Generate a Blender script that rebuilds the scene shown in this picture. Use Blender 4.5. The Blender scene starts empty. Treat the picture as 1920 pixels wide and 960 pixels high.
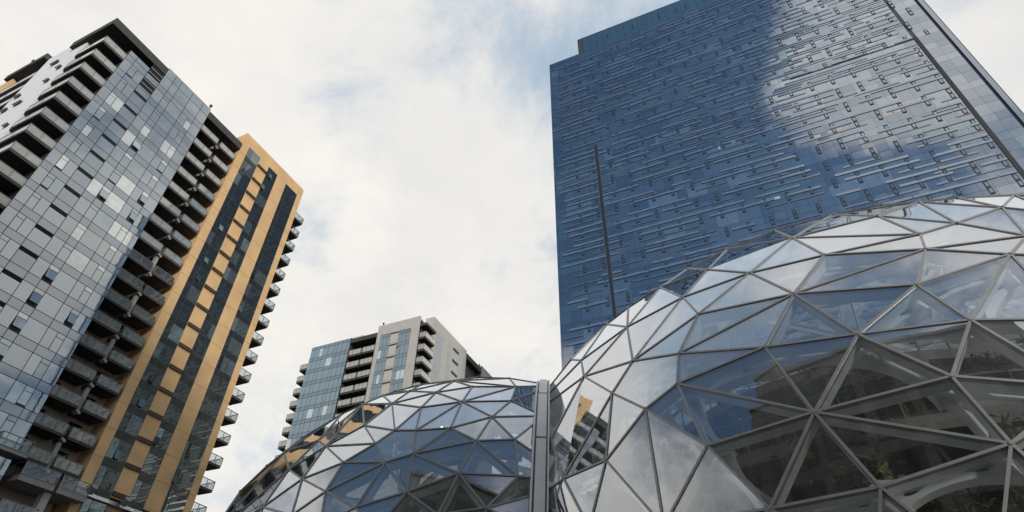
import bpy, math, random
from mathutils import Vector, Matrix
R = math.radians
random.seed(7)
sc = bpy.context.scene
col = sc.collection

# ------------------------------------------------------------------ camera
FPX, PITCH, ROLL, CAMZ = 1130.0, R(40.54), R(1.346), 1.7
_f = Vector((0, math.cos(PITCH), math.sin(PITCH))); _u = Vector((0, -math.sin(PITCH), math.cos(PITCH))); _x = Vector((1, 0, 0))
CX = math.cos(ROLL)*_x + math.sin(ROLL)*_u; CU = -math.sin(ROLL)*_x + math.cos(ROLL)*_u; CF = _f
CAM = Vector((0, 0, CAMZ))
cam = bpy.data.objects.new('camera', bpy.data.cameras.new('camera')); col.objects.link(cam)
cam.data.sensor_width = 36.0; cam.data.lens = FPX/1920*36.0
cam.data.clip_start = 0.1; cam.data.clip_end = 4000
cam.matrix_world = Matrix(((CX.x, CU.x, -CF.x, 0), (CX.y, CU.y, -CF.y, 0), (CX.z, CU.z, -CF.z, CAMZ), (0, 0, 0, 1)))
sc.camera = cam

def project(p):
    d = p-CAM; w = d.dot(CF)
    if w < 0.1: return None
    return (960+FPX*d.dot(CX)/w, 480-FPX*d.dot(CU)/w)

# ------------------------------------------------------------------ render / exposure
sc.view_settings.view_transform = 'Standard'; sc.view_settings.look = 'None'
sc.view_settings.exposure = 0.0; sc.view_settings.gamma = 1.0
sc.cycles.use_denoising = True
sc.cycles.max_bounces = 10; sc.cycles.transparent_max_bounces = 16; sc.cycles.glossy_bounces = 6
sc.cycles.caustics_reflective = False; sc.cycles.caustics_refractive = False
sc.cycles.sample_clamp_indirect = 6.0

# ------------------------------------------------------------------ sky and sun
SUN_EL, SUN_AZ = R(18), R(157)
wd = bpy.data.worlds.new('World'); sc.world = wd; wd.use_nodes = True
nt = wd.node_tree; nt.nodes.clear()
def N(t, **k):
    n = nt.nodes.new(t)
    for a, v in k.items(): setattr(n, a, v)
    return n
def Lk(a, b): nt.links.new(a, b)
def M(op, a, b=None, c=None, clamp=False):
    n = N('ShaderNodeMath', operation=op, use_clamp=clamp)
    for i, v in enumerate((a, b, c)):
        if v is None: continue
        if isinstance(v, (int, float)): n.inputs[i].default_value = v
        else: Lk(v, n.inputs[i])
    return n.outputs[0]
out = N('ShaderNodeOutputWorld'); bg = N('ShaderNodeBackground'); bg.inputs['Strength'].default_value = 0.15
Lk(bg.outputs[0], out.inputs[0])
sky = N('ShaderNodeTexSky', sky_type='NISHITA', sun_disc=False, sun_elevation=SUN_EL, sun_rotation=SUN_AZ)
sky.air_density = 1.0; sky.dust_density = 0.6; sky.ozone_density = 2.0
tc = N('ShaderNodeTexCoord'); D = tc.outputs['Generated']
sep = N('ShaderNodeSeparateXYZ'); Lk(D, sep.inputs[0])
den = M('ADD', M('MAXIMUM', sep.outputs[2], 0.0), 0.45)
comb = N('ShaderNodeCombineXYZ'); Lk(M('DIVIDE', sep.outputs[0], den), comb.inputs[0]); Lk(M('DIVIDE', sep.outputs[1], den), comb.inputs[1])
def noise(scale, detail, rough, off, dist=0.0):
    mp = N('ShaderNodeMapping'); mp.inputs['Location'].default_value = off; Lk(comb.outputs[0], mp.inputs[0])
    n = N('ShaderNodeTexNoise'); n.inputs['Scale'].default_value = scale; n.inputs['Detail'].default_value = detail
    n.inputs['Roughness'].default_value = rough; n.inputs['Distortion'].default_value = dist
    Lk(mp.outputs[0], n.inputs['Vector']); return n.outputs[0]
n1 = noise(3.2, 12, 0.62, (3.1, 1.7, 0.4), 0.25)
n2 = noise(1.1, 5, 0.5, (7.3, 2.2, 1.1), 0.2)
n3 = noise(5.0, 8, 0.6, (1.3, 9.2, 2.1), 0.3)
# where the cloud deck thins (negative) and where it is thick (positive): directions in the sky and angular radii
def sky_dir(az, el): return Vector((math.sin(R(az))*math.cos(R(el)), math.cos(R(az))*math.cos(R(el)), math.sin(R(el))))
# (bearing, elevation, angular radius, weight): negative thins the cloud deck, positive thickens it
BLOBS = [
(-9, 64, 17, -0.10), (1, 60, 10, -0.15), (5, 70, 9, -0.03), (-19, 66, 11, -0.10), (-26, 58, 9, -0.12), (-36, 60, 8, -0.10), (-15, 36, 26, 0.22), (-41, 54, 16, 0.22), (56, 43, 16, 0.30), (-22, 22, 9, -0.10), (6, 66, 5, 0.08),
 (-112, 62, 26, -0.50), (-152, 44, 19, -0.75), (-165, 78, 13, -0.40), (-148, 58, 17, -0.24), (-138, 38, 14, -0.5), (-172, 37, 8, -0.4),
 (180, 51, 12, 0.56), (179, 38, 6, -0.35), (-93, 42, 9, 0.30), (160, 49, 12, 0.3), (-55, 58, 20, 0.15), (95, 31, 11, 0.30), (94, 47, 14, 0.12), (96, 22, 10, 0.15), (-130, 6, 36, 0.6), (-170, 6, 36, 0.6), (-95, 10, 34, 0.6), (145, 28, 20, -0.75), (-167, 58, 9, -0.5), (-50, 66, 9, -0.28), (20, 75, 10, -0.22), (120, 78, 12, -0.30), (60, 66, 8, -0.2), (85, 58, 7, -0.15), (-30, 54, 7, -0.12), (80, 65, 20, 0.15),
]
BLOBS = [(sky_dir(a, e), r, w) for a, e, r, w in BLOBS]
dens = M('ADD', M('MULTIPLY_ADD', n1, 2.5, -0.65), M('MULTIPLY_ADD', n2, 0.8, -0.37))
for d, rad, w in BLOBS:
    dp = N('ShaderNodeVectorMath', operation='DOT_PRODUCT'); Lk(D, dp.inputs[0]); dp.inputs[1].default_value = d
    mr = N('ShaderNodeMapRange', interpolation_type='SMOOTHSTEP'); Lk(dp.outputs['Value'], mr.inputs['Value'])
    mr.inputs['From Min'].default_value = math.cos(R(rad)); mr.inputs['From Max'].default_value = math.cos(R(rad*0.15))
    mr.inputs['To Min'].default_value = 0; mr.inputs['To Max'].default_value = w
    dens = M('ADD', dens, mr.outputs[0])
mk = N('ShaderNodeMapRange', interpolation_type='SMOOTHSTEP'); Lk(dens, mk.inputs['Value'])
mk.inputs['From Min'].default_value = 0.20; mk.inputs['From Max'].default_value = 0.82
mk.inputs['To Min'].default_value = 0.0; mk.inputs['To Max'].default_value = 1.0
# cloud brightness: soft grey folds over a warm white, warmer towards the horizon
cr = N('ShaderNodeMapRange'); Lk(M('MULTIPLY_ADD', n3, 0.5, M('MULTIPLY', n2, 0.5)), cr.inputs['Value'])
cr.inputs['From Min'].default_value = 0.33; cr.inputs['From Max'].default_value = 0.62
cmix = N('ShaderNodeMix', data_type='RGBA'); Lk(cr.outputs[0], cmix.inputs['Factor'])
cmix.inputs['A'].default_value = (4.8, 4.88, 5.02, 1); cmix.inputs['B'].default_value = (6.35, 6.15, 5.78, 1)
skm = N('ShaderNodeMix', data_type='RGBA', blend_type='MULTIPLY'); skm.inputs['Factor'].default_value = 1
Lk(sky.outputs[0], skm.inputs['A']); skm.inputs['B'].default_value = (0.86, 0.87, 0.82, 1)
# thin pale veil in front of the blue over the northern half of the sky
vdp = N('ShaderNodeVectorMath', operation='DOT_PRODUCT'); Lk(D, vdp.inputs[0]); vdp.inputs[1].default_value = sky_dir(0, 42)
vm = N('ShaderNodeMapRange', interpolation_type='SMOOTHSTEP'); Lk(vdp.outputs['Value'], vm.inputs['Value'])
vm.inputs['From Min'].default_value = 0.46; vm.inputs['From Max'].default_value = 0.85; vm.inputs['To Min'].default_value = 0.0; vm.inputs['To Max'].default_value = 0.80
vmix = N('ShaderNodeMix', data_type='RGBA'); Lk(vm.outputs[0], vmix.inputs['Factor']); Lk(skm.outputs['Result'], vmix.inputs['A']); vmix.inputs['B'].default_value = (3.3, 4.15, 5.05, 1)
fin = N('ShaderNodeMix', data_type='RGBA'); Lk(mk.outputs[0], fin.inputs['Factor'])
Lk(vmix.outputs['Result'], fin.inputs['A']); Lk(cmix.outputs['Result'], fin.inputs['B'])
Lk(fin.outputs['Result'], bg.inputs['Color'])

sun = bpy.data.objects.new('sun', bpy.data.lights.new('sun', 'SUN')); col.objects.link(sun)
sun.data.energy = 2.4; sun.data.angle = R(8); sun.data.color = (1, 0.94, 0.85)
sd = Vector((math.sin(SUN_AZ)*math.cos(SUN_EL), math.cos(SUN_AZ)*math.cos(SUN_EL), math.sin(SUN_EL)))
sun.rotation_euler = (-sd).to_track_quat('-Z', 'Y').to_euler()

# ------------------------------------------------------------------ helpers
class MB:
    """collects polygons, builds ONE mesh object"""
    def __init__(s): s.v = []; s.f = []; s.m = []
    def poly(s, pts, m=0):
        i = len(s.v); s.v += [tuple(p) for p in pts]; s.f.append(tuple(range(i, i+len(pts)))); s.m.append(m); return s
    def box(s, a, b, m=0):
        x0, y0, z0 = a; x1, y1, z1 = b
        i = len(s.v)
        s.v += [(x0,y0,z0),(x1,y0,z0),(x1,y1,z0),(x0,y1,z0),(x0,y0,z1),(x1,y0,z1),(x1,y1,z1),(x0,y1,z1)]
        for q in ((0,3,2,1),(4,5,6,7),(0,1,5,4),(1,2,6,5),(2,3,7,6),(3,0,4,7)):
            s.f.append(tuple(i+k for k in q)); s.m.append(m)
        return s
    def hexa(s, p, m=0):
        i = len(s.v); s.v += [tuple(q) for q in p]
        for q in ((0,3,2,1),(4,5,6,7),(0,1,5,4),(1,2,6,5),(2,3,7,6),(3,0,4,7)):
            s.f.append(tuple(i+k for k in q)); s.m.append(m)
        return s
    def bar(s, p, q, w, up, d0, d1, m=0):
        """rectangular bar from p to q: width w, from d0 to d1 along up"""
        p = Vector(p); q = Vector(q); t = (q-p).normalized(); up = Vector(up); up = (up-t*up.dot(t)).normalized(); sd_ = t.cross(up)*w*0.5
        a, b = up*d0, up*d1
        return s.hexa([p-sd_+a, q-sd_+a, q+sd_+a, p+sd_+a, p-sd_+b, q-sd_+b, q+sd_+b, p+sd_+b], m)
    def tube(s, p, q, r, n=6, m=0):
        p = Vector(p); q = Vector(q); t = (q-p).normalized(); a = t.orthogonal().normalized(); b = t.cross(a)
        i = len(s.v)
        for c in (p, q):
            for k in range(n):
                w = 2*math.pi*k/n; s.v.append(tuple(c+a*r*math.cos(w)+b*r*math.sin(w)))
        for k in range(n):
            s.f.append((i+k, i+(k+1)%n, i+n+(k+1)%n, i+n+k)); s.m.append(m)
        s.f.append(tuple(i+k for k in range(n))[::-1]); s.m.append(m); s.f.append(tuple(i+n+k for k in range(n))); s.m.append(m)
        return s
    def add(s, o):
        i = len(s.v); s.v += o.v; s.f += [tuple(i+k for k in f) for f in o.f]; s.m += o.m
    def mesh(s, name, mats):
        me = bpy.data.meshes.new(name); me.from_pydata(s.v, [], s.f)
        for m in (mats if isinstance(mats, (list, tuple)) else [mats]): me.materials.append(m)
        me.polygons.foreach_set('material_index', s.m); me.update(); return me
    def build(s, name, mats, parent=None, kind=None):
        o = bpy.data.objects.new(name, s.mesh(name, mats)); col.objects.link(o)
        if parent is not None: o.parent = parent
        if kind: o['kind'] = kind
        return o
def tag(o, label, cat, group=None):
    o['label'] = label; o['category'] = cat
    if group: o['group'] = group
    return o
def empty(name, loc=(0,0,0), rz=0.0):
    o = bpy.data.objects.new(name, None); col.objects.link(o); o.location = loc; o.rotation_euler = (0, 0, rz); o.empty_display_size = 1
    return o
def copy_tree(o, parent=None, loc=None):
    c = o.copy(); col.objects.link(c)
    if parent is not None: c.parent = parent
    if loc is not None: c.location = loc
    for ch in list(o.children): copy_tree(ch, c)
    return c

class Frame:
    """a building's own axes: x along its front, y inwards, z up; made from the bearing of the front and its distance"""
    def __init__(s, bearing, dist, unit=1.0, z0=0.0):
        s.k = unit; s.z0 = z0
        s.U = Vector((math.sin(R(bearing)), math.cos(R(bearing)), 0)); s.Nn = Vector((s.U.y, -s.U.x, 0)); s.O = -s.Nn*dist
        s.rz = math.atan2(s.U.y, s.U.x)
    def w(s, p): return s.O + (s.U*p[0] - s.Nn*p[1] + Vector((0, 0, p[2])))*s.k + Vector((0, 0, s.z0))
def parts(items, name, mats, parent, fr, nmax, make_stuff=True):
    """items: (MB, corner list). the nmax largest in the picture become parts of their own, the rest one part"""
    sc_ = []
    for mb, cs in items:
        pr = [project(fr.w(c) if fr else Vector(c)) for c in cs]
        if any(p is None for p in pr): sc_.append(0); continue
        mx = sum(p[0] for p in pr)/len(pr); my = sum(p[1] for p in pr)/len(pr)
        a = 0
        for i in range(len(pr)):
            x0, y0 = pr[i]; x1, y1 = pr[(i+1) % len(pr)]; a += x0*y1-x1*y0
        sc_.append(abs(a) if (-20 < mx < 1940 and -20 < my < 980) else 0)
    order = sorted(range(len(items)), key=lambda i: -sc_[i])
    objs = []; rest = MB()
    for k, i in enumerate(order):
        if k < nmax and sc_[i] > 0: objs.append(items[i][0].build(name, mats, parent))
        else: rest.add(items[i][0])
    if rest.f: rest.build(name, mats, parent, 'stuff' if len(objs) >= nmax else None)
    return objs

# ------------------------------------------------------------------ materials
def mat(name, rgb, rough=0.7, metal=0.0, var=0.12, nscale=1.5, bump=0.0, spec=0.4):
    m = bpy.data.materials.new(name); m.use_nodes = True; t = m.node_tree; b = t.nodes['Principled BSDF']
    b.inputs['Roughness'].default_value = rough; b.inputs['Metallic'].default_value = metal; b.inputs['Specular IOR Level'].default_value = spec
    tcn = t.nodes.new('ShaderNodeTexCoord'); n = t.nodes.new('ShaderNodeTexNoise'); n.inputs['Scale'].default_value = nscale; n.inputs['Detail'].default_value = 6
    t.links.new(tcn.outputs['Object'], n.inputs['Vector'])
    r = t.nodes.new('ShaderNodeMapRange'); r.inputs['From Min'].default_value = 0.3; r.inputs['From Max'].default_value = 0.7
    r.inputs['To Min'].default_value = 1-var; r.inputs['To Max'].default_value = 1+var; t.links.new(n.outputs[0], r.inputs['Value'])
    x = t.nodes.new('ShaderNodeMix'); x.data_type = 'RGBA'; x.blend_type = 'MULTIPLY'; x.inputs['Factor'].default_value = 1
    x.inputs['A'].default_value = (*rgb, 1); t.links.new(r.outputs[0], x.inputs['B']); t.links.new(x.outputs['Result'], b.inputs['Base Color'])
    if bump:
        bp = t.nodes.new('ShaderNodeBump'); bp.inputs['Strength'].default_value = bump; bp.inputs['Distance'].default_value = 0.02
        t.links.new(n.outputs[0], bp.inputs['Height']); t.links.new(bp.outputs[0], b.inputs['Normal'])
    return m
def glass_mat(name, base, tint, f0, power=1.4, rough=0.02, wave=0.0, clear=None, wscale=0.4, fmax=1.0, dirt=0.0):
    """coated glazing: mirror strength grows towards grazing; behind it either a dark room (base) or clear tinted glass"""
    m = bpy.data.materials.new(name); m.use_nodes = True; t = m.node_tree; t.nodes.clear()
    o = t.nodes.new('ShaderNodeOutputMaterial'); mx = t.nodes.new('ShaderNodeMixShader'); g = t.nodes.new('ShaderNodeBsdfGlossy')
    g.inputs['Color'].default_value = (*tint, 1); g.inputs['Roughness'].default_value = rough
    lw = t.nodes.new('ShaderNodeLayerWeight'); lw.inputs['Blend'].default_value = 0.5
    pw = t.nodes.new('ShaderNodeMath'); pw.operation = 'POWER'; pw.inputs[1].default_value = power; t.links.new(lw.outputs['Facing'], pw.inputs[0])
    ma = t.nodes.new('ShaderNodeMath'); ma.operation = 'MULTIPLY_ADD'; ma.inputs[1].default_value = fmax-f0; ma.inputs[2].default_value = f0
    t.links.new(pw.outputs[0], ma.inputs[0]); t.links.new(ma.outputs[0], mx.inputs[0])
    tcn = t.nodes.new('ShaderNodeTexCoord')
    if clear is None:
        df = t.nodes.new('ShaderNodeBsdfDiffuse')
        n = t.nodes.new('ShaderNodeTexNoise'); n.inputs['Scale'].default_value = 0.9; n.inputs['Detail'].default_value = 3
        t.links.new(tcn.outputs['Object'], n.inputs['Vector'])
        r = t.nodes.new('ShaderNodeMapRange'); r.inputs['To Min'].default_value = 0.5; r.inputs['To Max'].default_value = 1.5; t.links.new(n.outputs[0], r.inputs['Value'])
        x = t.nodes.new('ShaderNodeMix'); x.data_type = 'RGBA'; x.blend_type = 'MULTIPLY'; x.inputs['Factor'].default_value = 1
        x.inputs['A'].default_value = (*base, 1); t.links.new(r.outputs[0], x.inputs['B']); t.links.new(x.outputs['Result'], df.inputs['Color'])
    else:
        df = t.nodes.new('ShaderNodeBsdfTransparent'); df.inputs['Color'].default_value = (*clear, 1)
    if dirt:                                    # rain streaks and dust film on the outside
        dn = t.nodes.new('ShaderNodeTexNoise'); dn.inputs['Scale'].default_value = 1.1; dn.inputs['Detail'].default_value = 7
        mp = t.nodes.new('ShaderNodeMapping'); mp.inputs['Scale'].default_value = (1.6, 1.6, 0.35); t.links.new(tcn.outputs['Object'], mp.inputs[0]); t.links.new(mp.outputs[0], dn.inputs['Vector'])
        dr = t.nodes.new('ShaderNodeMapRange'); dr.inputs['From Min'].default_value = 0.42; dr.inputs['From Max'].default_value = 0.75; dr.inputs['To Max'].default_value = dirt*3; dr.inputs['To Min'].default_value = dirt*0.3
        t.links.new(dn.outputs[0], dr.inputs['Value'])
        dd_ = t.nodes.new('ShaderNodeBsdfDiffuse'); dd_.inputs['Color'].default_value = (0.45, 0.46, 0.44, 1)
        dm = t.nodes.new('ShaderNodeMixShader'); t.links.new(dr.outputs[0], dm.inputs[0]); t.links.new(df.outputs[0], dm.inputs[1]); t.links.new(dd_.outputs[0], dm.inputs[2]); df = dm
    t.links.new(df.outputs[0], mx.inputs[1]); t.links.new(g.outputs[0], mx.inputs[2]); t.links.new(mx.outputs[0], o.inputs[0])
    if wave:
        n = t.nodes.new('ShaderNodeTexNoise'); n.inputs['Scale'].default_value = wscale; n.inputs['Detail'].default_value = 2
        t.links.new(tcn.outputs['Object'], n.inputs['Vector'])
        bp = t.nodes.new('ShaderNodeBump'); bp.inputs['Strength'].default_value = 1.0; bp.inputs['Distance'].default_value = wave
        t.links.new(n.outputs[0], bp.inputs['Height']); t.links.new(bp.outputs[0], g.inputs['Normal'])
    return m
def lamp_mat(name, rgb, s):
    m = bpy.data.materials.new(name); m.use_nodes = True; t = m.node_tree; t.nodes.clear()
    e = t.nodes.new('ShaderNodeEmission'); e.inputs[0].default_value = (*rgb, 1); e.inputs[1].default_value = s
    o = t.nodes.new('ShaderNodeOutputMaterial'); t.links.new(e.outputs[0], o.inputs[0]); return m

m_conc = mat('grey concrete', (0.30, 0.30, 0.30), 0.8, var=0.15)
m_dark = mat('charcoal panel', (0.045, 0.047, 0.05), 0.6, var=0.1)
m_soffit = mat('dark soffit', (0.06, 0.06, 0.062), 0.8, var=0.15)
m_frame = mat('dark window frame', (0.05, 0.055, 0.06), 0.5)
m_ochre = mat('ochre wall panel', (0.68, 0.455, 0.235), 0.65, var=0.13, nscale=0.35)
m_ochre_joint = mat('panel joint', (0.24, 0.15, 0.07), 0.8)
m_brown = mat('brown vent hood', (0.055, 0.038, 0.022), 0.6)
m_white = mat('white wall panel', (0.74, 0.76, 0.80), 0.6, var=0.05, nscale=0.8)
m_greywhite = mat('pale grey render', (0.47, 0.465, 0.45), 0.75, var=0.06, nscale=0.7)
m_pale = mat('pale grey panel', (0.50, 0.48, 0.46), 0.7, var=0.08)
m_taupe = mat('taupe wall', (0.40, 0.355, 0.315), 0.8, var=0.1)
m_metal = mat('grey metal', (0.35, 0.36, 0.38), 0.4, metal=0.7, var=0.08)
m_rail = mat('railing metal', (0.16, 0.165, 0.17), 0.5, metal=0.3)
m_railpale = mat('pale balcony edge', (0.30, 0.29, 0.285), 0.6)
m_black = mat('black void', (0.012, 0.012, 0.014), 0.9)

# glazing
g_left = [glass_mat('tower glazing', (0.05, 0.062, 0.066), (0.86, 0.93, 0.97), 0.30, 1.2, 0.01, 0.004),
          glass_mat('tower spandrel glass', (0.075, 0.09, 0.098), (0.80, 0.88, 0.95), 0.24, 1.3, 0.03, 0.003),
          glass_mat('glazing with pale blind', (0.50, 0.53, 0.50), (0.9, 0.95, 0.97), 0.30, 1.3, 0.01, 0.003),
          glass_mat('tower glazing grey', (0.10, 0.115, 0.12), (0.84, 0.90, 0.93), 0.28, 1.2, 0.02, 0.004)]
g_strip = [glass_mat('dark strip glazing', (0.012, 0.016, 0.02), (0.62, 0.66, 0.62), 0.06, 2.0, 0.01, 0.002),
           glass_mat('dark strip spandrel', (0.018, 0.022, 0.027), (0.50, 0.52, 0.44), 0.045, 2.4, 0.05, 0.002),
           glass_mat('strip glazing with dim blind', (0.045, 0.055, 0.055), (0.65, 0.72, 0.72), 0.10, 2.0, 0.01, 0.002),
           glass_mat('strip glazing with blind', (0.10, 0.13, 0.12), (0.7, 0.8, 0.82), 0.12, 1.9, 0.01, 0.002)]
g_rail = glass_mat('balcony glass', (0.27, 0.28, 0.28), (0.92, 0.90, 0.82), 0.07, 1.4, 0.04)
g_railclear = glass_mat('clear balcony glass', (0, 0, 0), (0.95, 0.97, 1), 0.06, 2.5, 0.02, clear=(0.86, 0.9, 0.9))
m_curtain = mat('curtain', (0.25, 0.23, 0.20), 0.9, var=0.2)

# ------------------------------------------------------------------ ground
g = MB().poly([(-1500,-1500,0),(1500,-1500,0),(1500,1500,0),(-1500,1500,0)])
m_ground = mat('street asphalt', (0.06, 0.06, 0.062), 0.9, nscale=0.3, var=0.2)
g.build('ground', m_ground, None, 'structure')
pv = MB().box((-24, -30, 0.001), (62, 56, 0.14))
pv.build('plaza_paving', mat('plaza paving', (0.24, 0.235, 0.225), 0.8, nscale=0.5, var=0.12), None, 'structure')

# ------------------------------------------------------------------ the apartment tower on the left
FH = 2.93                                  # storey height
FA = Frame(25.6, 63.0)
UB = 13.95
def pane(u0, u1, z0, z1, y, tilt=0.003, rnd=random):
    a, b = rnd.gauss(0, tilt), rnd.gauss(0, tilt); w, h = (u1-u0)/2, (z1-z0)/2
    c = [(u0, y-a*w-b*h, z0), (u1, y+a*w-b*h, z0), (u1, y+a*w+b*h, z1), (u0, y-a*w+b*h, z1)]
    return c
def apartment_tower():
    T = empty('apartment_tower', FA.w((32, 0, 0)), FA.rz)
    P = Vector((-32, 0, 0))
    def finish():
        for o in T.children: o.location = P
    z0s = [70.40-FH*k for k in range(0, 25)]            # strong floor lines
    # --- shells
    MB().box((16.85, 0.10, 0), (21.63, 24, 71.25)).box((21.63, 0.10, 0), (29.12, 24, 74.1)).build('glass_block_wall', m_frame, T)
    MB().box((35.6, 0.0, 22.0), (48.87, 18, 76.3)).build('ochre_block_wall', m_ochre, T)
    MB().box((29.12, 2.3, 0), (35.6, 18, 72.9)).build('recess_back_wall', m_taupe, T)
    MB().box((16.84, 6.0, 0), (18.0, 24, 74.0)).build('side_wall', m_dark, T)
    MB().box((UB, 5.2, 0), (UB+1.4, 14.4, 74.5)).box((UB+1.4, 14.2, 0), (UB+1.6, 22.2, 73.5)).build('white_end_wall', m_white, T)
    MB().box((UB-0.05, 22.2, 0), (UB+3, 34, 74.6)).build('ochre_end_wall', m_ochre, T)
    # slots and hoods in the white end wall
    for k in range(18):
        z = 70.6-FH*k
        for y, w in ((6.6, 0.9), (9.3, 1.5), (12.0, 1.2)):
            if random.random() < 0.30:
                MB().box((UB-0.012, y, z-0.55), (UB+0.05, y+w, z-0.15)).build('slot_window', m_frame, T)
                MB().box((UB-0.30, y-0.1, z-0.12), (UB+0.02, y+w+0.1, z-0.05)).build('window_hood', m_metal, T)
    # --- roof slabs
    MB().box((13.5, -0.05, 72.45), (21.6, 8.2, 73.75)).build('roof_overhang', m_soffit, T)
    MB().box((13.5, 15.2, 74.9), (18, 24, 75.9)).build('roof_overhang', m_soffit, T)
    MB().box((29.14, -0.04, 72.35), (35.58, 4, 73.6)).build('roof_overhang', m_soffit, T)
    MB().box((17.7, 1.2, 73.752), (21.3, 5, 74.75)).build('roof_parapet', m_metal, T)
    MB().box((UB+0.1, 8.3, 74.5), (UB+3, 14.1, 75.1)).build('roof_parapet', m_pale, T)
    b = MB().tube((29.0, 0.4, 74.1), (29.0, 0.4, 74.9), 0.05); b.box((28.85, 0.25, 74.9), (29.15, 0.55, 75.25)); b.build('roof_beacon', m_dark, T)
    b = MB().tube((13.7, 19.4, 75.9), (13.7, 19.4, 76.7), 0.05); b.box((13.55, 19.25, 76.7), (13.85, 19.55, 77.1)); b.build('roof_beacon', m_dark, T)
    # --- glass face: panes storey by storey
    items = {0: [], 1: [], 2: [], 3: []}
    G = 0.032
    def put(u0, u1, za, zb, mi, y=0.0, tilt=0.0035):
        c = pane(u0+G, u1-G, za+G, zb-G, y, tilt); items[mi].append((MB().poly(c), c))
    def awning(u0, u1, za, zb, mi):
        # a top-hung sash pushed open at its foot
        c = [(u0+G, -0.30, za+0.12), (u1-G, -0.30, za+0.12), (u1-G, -0.02, zb-G), (u0+G, -0.02, zb-G)]
        items[mi].append((MB().poly(c), c))
    for k in range(-1, 25):
        zt = 70.40-FH*k; zb = zt-FH; zs = zt-0.95          # spandrel zs..zt, vision zb..zs
        if zb < 10: break
        top = k == -1
        for (u0, u1, kind) in ((16.85, 17.93, 'p'), (17.93, 19.78, 'c'), (19.78, 21.63, 's'), (21.63, 22.93, 'p'), (22.93, 23.92, 'c1'), (23.92, 25.88, 'p'), (25.88, 27.75, 'cr'), (27.75, 29.12, 'p')):
            if top:
                zlim = 71.25 if u0 < 21 else 74.1
                if u0 < 19.7: put(u0, u1, 70.4, zlim, 1)
                elif kind != 's':
                    put(u0, u1, 70.4, 72.4, random.choice((0, 1, 3))); put(u0, u1, 72.4, 74.1, 1)
                continue
            blind = random.random() < 0.10
            mi = 2 if blind else random.choice((0, 0, 0, 3))
            put(u0, u1, zs, zt, 1)
            if kind == 'p': put(u0, u1, zb, zs, mi)
            elif kind == 's':
                if k == 0: put(u0, u1, zb, zb+0.3, 1); continue
                put(u0, u1, zb, zs-0.44, 0 if random.random() < .6 else 1, 0.0, 0.002)
            else:
                a, c = (u0, u0+0.80) if kind == 'c' else ((u1-0.85, u1) if kind == 'cr' else (u0, u1))
                if kind == 'c': put(c, u1, zb, zs, mi)
                if kind == 'cr': put(u0, a, zb, zs, mi)
                put(a, c, zs-0.5, zs, 2 if random.random() < .35 else mi)
                if random.random() < 0.16: awning(a, c, zb+0.25, zs-0.5, mi)
                else: put(a, c, zb+(0.0 if random.random() < .6 else 0.2), zs-0.5, 2 if random.random() < 0.15 else mi)
    for mi, n in ((0, 55), (1, 25), (2, 14), (3, 6)):
        parts([(mb, cs) for mb, cs in items[mi]], 'window_pane' if mi != 1 else 'spandrel_pane', g_left[mi], T, FA, n)
    for k in range(0, 20):
        zs = 70.40-FH*k-0.95
        MB().box((19.83, 0.03, zs-0.46), (21.58, 0.095, zs-0.01)).build('vent_slot', m_black, T)
    lv = MB()
    lv.box((19.80, 0.05, 67.9), (21.60, 0.09, 72.4), 0)
    for q in range(5): lv.box((19.82, -0.02, 68.3+q*0.82), (21.58, 0.04, 68.42+q*0.82), 1)
    lv.build('louvre', [m_black, m_metal], T)
    # --- ochre block: three dark glazed strips, brown vent hoods between the first two
    zb_ = 22.0
    strips = ((36.80, 39.18), (41.13, 43.10), (45.15, 47.86))
    back = MB()
    for a, c in strips: back.box((a, -0.012, zb_), (c, 0.02, 74.25))
    back.build('strip_frame', m_frame, T)
    rnd = random.Random(3)
    for k in range(0, 19):
        zt = 74.25-FH*k; zb2 = zt-FH
        if zb2 < 14: break
        for si, (a, c) in enumerate(strips):
            w = c-a; mb = MB(); cuts = [a, a+w*(0.34 if si == 0 else 0.62), c] if si < 2 else [a, a+w*0.25, c]
            if k % 2: cuts[1] = a+c-cuts[1] if si == 1 else cuts[1]
            for i in range(2):
                b_ = rnd.random(); mi = 3 if b_ < 0.12 else (2 if b_ < 0.34 else 0)
                mb.poly(pane(cuts[i]+.03, cuts[i+1]-.03, zb2+0.93, zt-0.03, -0.025, 0.006, rnd), mi)
                mb.poly(pane(cuts[i]+.03, cuts[i+1]-.03, zb2+0.03, zb2+0.87, -0.025, 0.003, rnd), 1)
            if rnd.random() < 0.3:                               # a small opening light standing ajar
                x = cuts[1]-.75 if si != 0 else cuts[1]+.05
                mb.poly([(x, -0.20, zb2+1.0), (x+.65, -0.20, zb2+1.0), (x+.65, -0.03, zb2+1.9), (x, -0.03, zb2+1.9)], 3 if rnd.random() < .5 else 0)
            mb.build('window', g_strip, T)
    for k in range(0, 18):
        z = 72.85-2.955*k
        if z < 22.4: break
        MB().box((39.22, -0.16, z-0.45), (41.05, 0.0, z)).build('vent_hood', m_brown, T)
    jt = MB()
    for k in range(0, 18):
        z = 72.0-FH*k
        for a, c in ((35.62, 36.78), (39.2, 41.1), (43.12, 45.12), (47.88, 48.85)):
            if not (a == 39.2 and z > 72.5): jt.box((a, -0.004, z-0.02), (c, 0.003, z+0.02))
    jt.build('panel_joint', m_ochre_joint, T, None)
    # --- podium below the string course
    MB().box((35.9, 0.25, 0), (48.6, 18, 21.3)).build('podium_wall', m_ochre, T)
    MB().box((35.5, -0.35, 21.3), (49.0, 0.5, 21.62)).build('string_course', m_metal, T)
    pg = MB()
    for a, c in ((37.2, 40.2), (41.6, 44.4), (45.6, 48.0)):
        for q in range(6): pg.poly(pane(a, c, 3+q*3.0, 5.9+q*3.0, 0.24))
    pg.build('podium_glazing', g_strip[0], T)
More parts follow.
